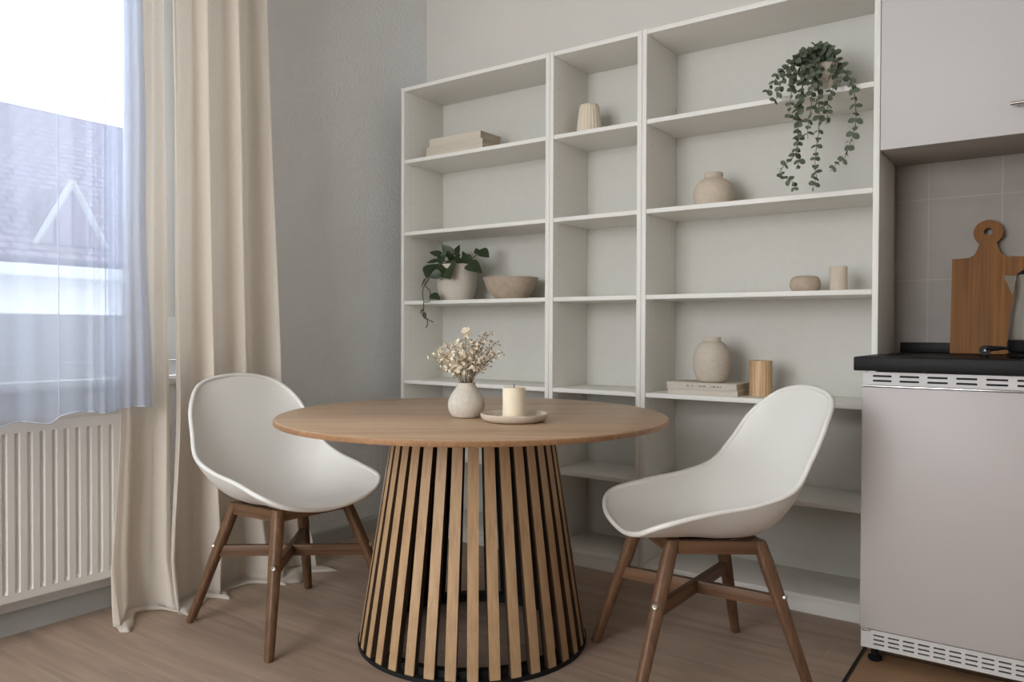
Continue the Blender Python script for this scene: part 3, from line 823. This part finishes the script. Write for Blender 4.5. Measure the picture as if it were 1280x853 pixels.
# ------------------------------------------------------------------ things on the shelves
def book(x0, x1, y0, y1, z0, z1, label, grp, mat, title=False):
    t = empty('book', ((x0+x1)/2, (y0+y1)/2, z0)); tag(t, label, 'book', grp)
    W = (x1-x0)/2; D = (y1-y0)/2; H = z1-z0; c = .0022
    b = B(); box(b, -W, W, -D, D, 0, c, .0005); box(b, -W, W, -D, D, H-c, H, .0005); box(b, -W, W, -D, -D+c, c, H-c, .0004)
    cv = mk('book_cover', b, mat, t)
    b = B(); box(b, -W+.004, W-.004, -D+c+.0004, D-.003, c+.0002, H-c-.0002, 0); mk('pages', b, M['page'], t)
    if title:
        b = B(); q = -W+.075
        for w_ in (.012, .003, .007, 0, .004, .010, .013, 0, .005, .014, .009, .006):
            if w_: box(b, q, q+w_*.8, -D-.0003, -D+.0002, H*.38, H*.60, 0)
            q += w_+.0025 if w_ else .012
        mk('faded_title', b, M['ink'], t, False)
g1 = 'beige books on the upper left shelf'
z = SH[0]+.0003
book(.112, .432, .045, .205, z, z+.028, 'beige book at the bottom of the pile of three', g1, M['book'])
book(.113, .431, .046, .203, z+.0283, z+.053, 'beige book in the middle of the pile of three', g1, M['book2'])
book(.128, .419, .048, .200, z+.0533, z+.088, 'thick beige book on top of the pile of three', g1, M['book'])
g2 = 'flat books under the large vase'
z = SH[3]+.0003
book(1.299, 1.556, .022, .175, z, z+.0195, 'grey-beige book lying on the shelf below another book', g2, M['book2'])
book(1.296, 1.553, .020, .173, z+.0198, z+.0435, 'grey-beige book with faded title directly under the large vase', g2, M['book2'], True)
zb2 = z+.0438
# pleated vase
def pleat(a, r_, z): return 1+.05*(abs(math.sin(a*11))-.5) if r_ > .028 else 1
pot('pleated_vase', hollow([(.0515, .0003), (.053, .003), (.0495, .035), (.045, .075), (.0395, .118), (.0362, .131), (.035, .132)], .004), .906, .13, SH[0]+.0002, M['ceram_y'], 'cream pleated tapering vase alone on the narrow middle bookcase', 'vase', 176, pleat, ang=80)
pot('round_vase', hollow(smoothprof([(.050, .0003), (.060, .006), (.0715, .034), (.0732, .054), (.0665, .080), (.050, .099), (.037, .106), (.0325, .111), (.0335, .122), (.033, .128), (.0300, .1295)], 5)), 1.4241, .13, SH[1]+.0002, M['ceram_p'], 'squat round speckled beige vase with a short neck', 'vase')
pot('serving_bowl', hollow(smoothprof([(.058, .0003), (.065, .003), (.088, .026), (.106, .055), (.117, .088), (.1195, .094)], 5), .006), .5265, .125, SH[2]+.0002, M['ceram_d'], 'wide taupe ceramic bowl beside the trailing potted plant', 'bowl', 80)
pot('pebble_vase', hollow(smoothprof([(.032, .0003), (.041, .004), (.0490, .020), (.0492, .034), (.042, .050), (.028, .0552), (.016, .0556)], 5), .004), 1.7511, .12, SH[2]+.0002, M['ceram_d'], 'low pebble-shaped beige vase beside the small cylinder candle holder', 'vase')
pot('candle_holder', hollow([(.0265, .0003), (.0278, .0015), (.0278, .080), (.0270, .0825), (.0262, .083)], .004), 1.857, .12, SH[2]+.0002, M['ceram_p'], 'small beige cylinder holder next to the pebble-shaped vase', 'candle holder')
pot('large_vase', hollow(smoothprof([(.041, .0003), (.051, .006), (.062, .030), (.0668, .060), (.066, .088), (.059, .116), (.045, .137), (.033, .146), (.0300, .150), (.0302, .157), (.0315, .1615)], 5)), 1.4352, .098, zb2, M['ceram'], 'large rough oval vase standing on two flat books', 'vase')
pot('ribbed_wooden_pot', hollow([(.0365, .0003), (.0378, .0015), (.0378, .122), (.0368, .1245), (.0355, .1245)], .004), 1.6071, .110, SH[3]+.0002, M['bamboo'], 'wooden cylinder pot to the right of the large vase', 'pot', 132, lambda a, r_, z: 1+.014*math.cos(a*22) if r_ > .036 else 1)

# trailing plant
def leafpair(bm, base, tip, wfac, heart=True, nrm=None, fold_=.18, mi=0):
    base, tip = Vector(base), Vector(tip); d = tip-base; L_ = d.length
    if L_ < 1e-5: return
    d.normalize(); n = nrm or Vector((.45, -1, .55)); n = n-n.dot(d)*d; n.normalize(); s = d.cross(n)
    prof = [(0, .10), (.06, .40), (.2, .86), (.38, 1), (.58, .84), (.78, .5), (.92, .2), (1, 0)] if heart else [(0, .1), (.12, .6), (.32, .95), (.55, 1), (.78, .8), (.93, .42), (1, 0)]
    W = L_*wfac*.5; P = []
    for k, w in prof:
        c = base+d*L_*k-n*(L_*.18*k*k)
        mid = bm.verts.new(c)
        if w > 0:
            P.append((bm.verts.new(c+s*W*w+n*W*w*fold_), mid, bm.verts.new(c-s*W*w+n*W*w*fold_)))
        else: P.append((mid, mid, mid))
    for A, C in zip(P, P[1:]):
        for i in (0, 1):
            u = []
            for v in (A[i], A[i+1], C[i+1], C[i]):
                if v not in u: u.append(v)
            if len(u) > 2: f = bm.faces.new(u); f.material_index = mi
EUC = [[[1.772, 0.09, 1.838], [1.749, 0.033, 1.814], [1.727, -0.024, 1.776], [1.693, -0.035, 1.735], [1.674, -0.066, 1.686]], [[1.759, 0.09, 1.828], [1.724, 0.033, 1.78], [1.718, -0.054, 1.719], [1.706, -0.054, 1.671], [1.687, -0.054, 1.658]], [[1.765, 0.09, 1.82], [1.743, 0.033, 1.763], [1.748, -0.042, 1.691], [1.74, -0.042, 1.636], [1.74, -0.042, 1.599]], [[1.772, 0.09, 1.812], [1.779, -0.03, 1.714], [1.77, -0.03, 1.659], [1.766, -0.035, 1.609], [1.764, -0.035, 1.559], [1.766, -0.035, 1.521], [1.758, -0.035, 1.484], [1.727, -0.035, 1.456], [1.709, -0.035, 1.43], [1.73, -0.035, 1.408], [1.752, -0.035, 1.393], [1.755, -0.035, 1.374]], [[1.766, 0.09, 1.807], [1.78, -0.03, 1.708], [1.767, -0.03, 1.654], [1.761, -0.035, 1.597], [1.768, -0.035, 1.539], [1.76, -0.035, 1.496], [1.77, -0.035, 1.464], [1.761, -0.035, 1.433]], [[1.778, 0.09, 1.811], [1.815, -0.066, 1.692], [1.813, -0.066, 1.619], [1.804, -0.066, 1.565], [1.804, -0.066, 1.519]], [[1.791, 0.09, 1.809], [1.83, -0.054, 1.68], [1.834, -0.054, 1.606], [1.834, -0.054, 1.544], [1.826, -0.054, 1.484], [1.823, -0.054, 1.423], [1.828, -0.054, 1.398], [1.815, -0.054, 1.356]], [[1.821, 0.09, 1.828], [1.856, 0.033, 1.754], [1.884, -0.042, 1.689], [1.859, -0.042, 1.648], [1.857, -0.042, 1.593], [1.852, -0.042, 1.563]], [[1.828, 0.09, 1.834], [1.889, 0.033, 1.742], [1.926, -0.03, 1.675], [1.936, -0.035, 1.612], [1.937, -0.035, 1.552], [1.923, -0.035, 1.499], [1.906, -0.035, 1.453], [1.883, -0.035, 1.437], [1.863, -0.035, 1.415]], [[1.784, 0.09, 1.836], [1.755, 0.033, 1.812], [1.733, -0.024, 1.769], [1.706, -0.035, 1.758], [1.69, -0.035, 1.742]], [[1.797, 0.09, 1.846], [1.774, 0.033, 1.825], [1.749, -0.024, 1.785], [1.749, -0.035, 1.731], [1.752, -0.054, 1.688]], [[1.797, 0.09, 1.84], [1.786, 0.033, 1.806], [1.783, -0.024, 1.753], [1.785, -0.042, 1.704]], [[1.803, 0.09, 1.839], [1.828, 0.06, 1.834], [1.854, 0.03, 1.804], [1.858, 0.0, 1.757], [1.862, -0.03, 1.711]], [[1.797, 0.09, 1.84], [1.81, 0.06, 1.841], [1.838, 0.03, 1.829], [1.869, 0.0, 1.798]], [[1.809, 0.09, 1.837], [1.798, 0.06, 1.85], [1.787, 0.03, 1.831], [1.758, 0.0, 1.815]], [[1.809, 0.09, 1.831], [1.805, 0.033, 1.802], [1.813, -0.024, 1.747], [1.821, -0.042, 1.703]], [[1.803, 0.09, 1.842], [1.841, 0.06, 1.828], [1.866, 0.03, 1.796]]]
POTH_LEAF = [([0.192, 0.07, 1.25], [0.103, 0.07, 1.278], 0.3), ([0.167, 0.07, 1.226], [0.084, 0.07, 1.232], 0.3), ([0.159, 0.07, 1.212], [0.18, 0.0, 1.159], 0.75), ([0.227, 0.07, 1.208], [0.29, 0.012, 1.152], 0.95), ([0.242, 0.012, 1.166], [0.199, 0.0, 1.149], 0.7), ([0.221, 0.11, 1.246], [0.185, 0.07, 1.298], 0.6), ([0.235, 0.11, 1.248], [0.246, 0.11, 1.299], 0.8), ([0.264, 0.11, 1.235], [0.293, 0.11, 1.259], 0.5), ([0.275, 0.11, 1.243], [0.329, 0.11, 1.213], 0.75), ([0.3, 0.11, 1.213], [0.433, 0.012, 1.181], 0.35), ([0.358, 0.11, 1.25], [0.346, 0.11, 1.279], 0.8), ([0.365, 0.11, 1.267], [0.417, 0.11, 1.24], 0.85), ([0.155, 0.0, 1.143], [0.115, 0.0, 1.106], 0.55), ([0.178, 0.0, 1.071], [0.246, -0.02, 1.057], 0.5), ([0.156, -0.02, 1.008], [0.13, -0.02, 0.988], 0.4), ([0.156, -0.02, 0.996], [0.167, -0.02, 0.964], 0.55), ([0.2, 0.07, 1.221], [0.152, 0.07, 1.249], 0.6), ([0.217, 0.11, 1.226], [0.225, 0.07, 1.254], 0.6), ([0.254, 0.11, 1.225], [0.221, 0.11, 1.251], 0.6), ([0.181, 0.07, 1.231], [0.21, 0.07, 1.271], 0.5), ([0.286, 0.11, 1.24], [0.271, 0.11, 1.271], 0.5), ([0.159, 0.07, 1.237], [0.181, 0.07, 1.214], 0.6), ([0.236, 0.11, 1.223], [0.286, 0.11, 1.223], 0.5), ([0.172, 0.0, 1.168], [0.131, 0.07, 1.212], 0.5), ([0.214, 0.11, 1.224], [0.229, 0.07, 1.234], 0.9), ([0.203, 0.07, 1.235], [0.174, 0.07, 1.265], 0.7), ([0.272, 0.11, 1.221], [0.304, 0.11, 1.226], 0.7), ([0.228, 0.11, 1.231], [0.254, 0.11, 1.258], 0.7), ([0.218, 0.07, 1.215], [0.253, 0.012, 1.182], 0.75)]
POTH_VINE = [[[0.199, 0.11, 1.222], [0.181, 0.07, 1.211], [0.198, 0.0, 1.167], [0.169, 0.0, 1.143], [0.147, 0.0, 1.119], [0.133, 0.0, 1.091], [0.134, 0.0, 1.063], [0.156, -0.02, 1.043]], [[0.169, 0.0, 1.14], [0.15, 0.0, 1.113], [0.173, 0.0, 1.093], [0.178, 0.0, 1.071], [0.192, -0.02, 1.045], [0.168, -0.02, 1.039], [0.157, -0.02, 1.037], [0.157, -0.02, 1.007], [0.156, -0.02, 0.99], [0.176, -0.02, 0.965], [0.212, -0.02, 0.95]], [[0.156, -0.02, 0.99], [0.176, -0.02, 0.962], [0.18, -0.02, 0.943], [0.171, -0.02, 0.925]], [[0.25, 0.11, 1.222], [0.286, 0.11, 1.229], [0.321, 0.11, 1.232], [0.356, 0.11, 1.251], [0.37, 0.11, 1.26]]]

PX, PY = .2318, .12
t = empty('potted_plant', (PX, PY, SH[2]+.0002)); tag(t, 'trailing green plant in a round grey-beige pot beside the bowl', 'plant')
off = Vector((PX, PY, SH[2]+.0002))
b = B(); lathe(b, hollow(smoothprof([(.060, .0003), (.070, .006), (.086, .050), (.0892, .085), (.088, .125), (.083, .155), (.0800, .163)], 5), .006)); mk('pot', b, M['ceram_w'], t)
b = B(); lathe(b, [(0, .148), (.05, .150), (.0785, .144), (.0785, .13), (0, .13)], 0, 0, 40); mk('soil', b, M['soil'], t)
for l in POTH_VINE:
    P = [Vector(p)-off for p in l]
    if l is POTH_VINE[0] or l is POTH_VINE[3]: P = [Vector((0, -.02, .145)), Vector((P[0].x*.6, -.05, .175))]+P[0:]
    P = [Vector(p) for p in smoothprof(P, 5)]
    b = B(); tube(b, P, .0022, 6); mk('vine', b, M['stem'], t)
for i, (p, q, w) in enumerate(POTH_LEAF):
    p = Vector(p)-off; q = Vector(q)-off; b = B()
    if i in (2, 3, 4): p.y -= .012; q.y -= .030
    # petiole back to the crown
    if i not in (10, 11, 12, 13, 14, 15): tube(b, [p, p.lerp(Vector((0, -.02, .15)), .5)+Vector((0, 0, .012)), Vector((rnd.uniform(-.03, .03), rnd.uniform(-.04, .01), .146))], .0014, 5, 1)
    leafpair(b, p, q+(q-p)*.04, min(w*1.08, .92), True, Vector((rnd.uniform(-.1, .7), -1, rnd.uniform(.3, .9))) if i not in (2, 3, 4) else Vector((.25, -1, .12)))
    mk('leaf', b, [M['leaf'], M['stem']], t, True, 60)

# hanging eucalyptus
EX, EY = 1.8202, .09
t = empty('hanging_eucalyptus', (EX, EY, SH[0]+.0002)); tag(t, 'grey-green eucalyptus with round leaves hanging over the upper shelf', 'plant')
off = Vector((EX, EY, SH[0]+.0002))
b = B(); lathe(b, hollow(smoothprof([(.034, .0003), (.038, .004), (.043, .05), (.0465, .095), (.047, .102)], 4), .005)); mk('pot', b, M['ceram'], t)
for l in EUC:
    P = [Vector(p)-off for p in l]
    P = [Vector((rnd.uniform(-.02, .02), rnd.uniform(-.02, .02), .06)), Vector((P[0].x*.5, P[0].y*.5, max(.125, P[0].z*.95)))]+P
    P = [Vector(p) for p in smoothprof(P, 8)]
    b = B(); tube(b, P, [lerp(.0018, .0008, i/len(P)) for i in range(len(P))], 5); st = mk('vine', b, M['stem'], t)
    b = B(); acc = 0; turn = rnd.random()*3; Lt = sum((P[i+1]-P[i]).length for i in range(len(P)-1)); run = 0
    for i in range(len(P)-1):
        sg_ = (P[i+1]-P[i]); acc += sg_.length; run += sg_.length
        if i < 8: continue
        step = .0165
        if acc > step:
            acc = 0; d = sg_.normalized(); turn += PI/2+rnd.uniform(-.5, .5)
            s = d.cross(Vector((.2, 1, .1))).normalized(); u = d.cross(s)
            size = rnd.uniform(.017, .025)*(1.1-.2*run/Lt)
            for sg2 in (1, -1):
                dr_ = (s*math.cos(turn)+u*math.sin(turn))*sg2*.9+d*rnd.uniform(.1, .6)+Vector((0, 0, rnd.uniform(-.25, .1)))
                p = P[i]; q = p+dr_.normalized()*size
                if q.y < .17: leafpair(b, p, q, rnd.uniform(.65, .9), False, Vector((rnd.uniform(-.8, .8), -1, rnd.uniform(-.3, 1))), .1)
    mk('leaves', b, M['euca'], st, True, 60)

# ------------------------------------------------------------------ light
w = bpy.data.worlds.new('overcast_sky'); SC.world = w; w.use_nodes = True
bg = w.node_tree.nodes['Background']; bg.inputs[0].default_value = (.90, .955, 1, 1); bg.inputs[1].default_value = 4.7
def area(name, loc, rot, sx, sy, power, col, portal=False):
    l = bpy.data.lights.new(name, 'AREA'); l.shape = 'RECTANGLE'; l.size = sx; l.size_y = sy; l.energy = power; l.color = col
    if portal: l.cycles.is_portal = True
    o = bpy.data.objects.new(name, l); COL.objects.link(o); o.location = loc; o.rotation_euler = rot; return o
area('window_portal', (-.36, (WY0+WY1)/2, (WZ0+WZ1)/2), (0, -PI/2, 0), WZ1-WZ0, WY1-WY0, 1, (1, 1, 1), True)
area('rear_fill_light', ((RX0+RX1)/2, -4.58, (RZ0+RZ1)/2), (PI/2, 0, 0), RX1-RX0, RZ1-RZ0, 50, (1, .985, .96))  # added fill lamp behind the camera, set at an assumed, unseen rear opening

# ------------------------------------------------------------------ camera
cam = bpy.data.cameras.new('camera'); co = bpy.data.objects.new('camera', cam); COL.objects.link(co); SC.camera = co
cam.sensor_fit = 'HORIZONTAL'; cam.sensor_width = 36; cam.lens = 967.08/1280*36; cam.clip_start = .02
ya, pi_, ro = -.6157, .0137, .0036
Fv = Vector((math.sin(ya)*math.cos(pi_), math.cos(ya)*math.cos(pi_), -math.sin(pi_)))
Rv = Vector((math.cos(ya), -math.sin(ya), 0)); Uv = Rv.cross(Fv)
R2 = Rv*math.cos(ro)+Uv*math.sin(ro); U2 = -Rv*math.sin(ro)+Uv*math.cos(ro)
m4 = Matrix((R2, U2, -Fv)).transposed().to_4x4(); m4.translation = Vector((2.4551, -2.5909, .9147)); co.matrix_world = m4

# ------------------------------------------------------------------ enlarge to true size
seen = set()
for o in list(SC.objects):
    o.location = o.location*S
    if o.type == 'MESH' and o.data not in seen:
        seen.add(o.data); o.data.transform(Matrix.Scale(S, 4))
    if o.type == 'LIGHT':
        o.data.size *= S; o.data.size_y *= S; o.data.energy *= S*S
    for md in o.modifiers:
        if md.type == 'SOLIDIFY': md.thickness *= S

SC.view_settings.view_transform = 'Standard'; SC.view_settings.look = 'None'
SC.view_settings.exposure = .12; SC.view_settings.gamma = 1; SC.view_settings.use_curve_mapping = False
SC.cycles.use_denoising = True
SC.cycles.max_bounces = 12; SC.cycles.diffuse_bounces = 8; SC.cycles.transparent_max_bounces = 12; SC.cycles.transmission_bounces = 8
SC.cycles.caustics_reflective = False; SC.cycles.sample_clamp_indirect = 4
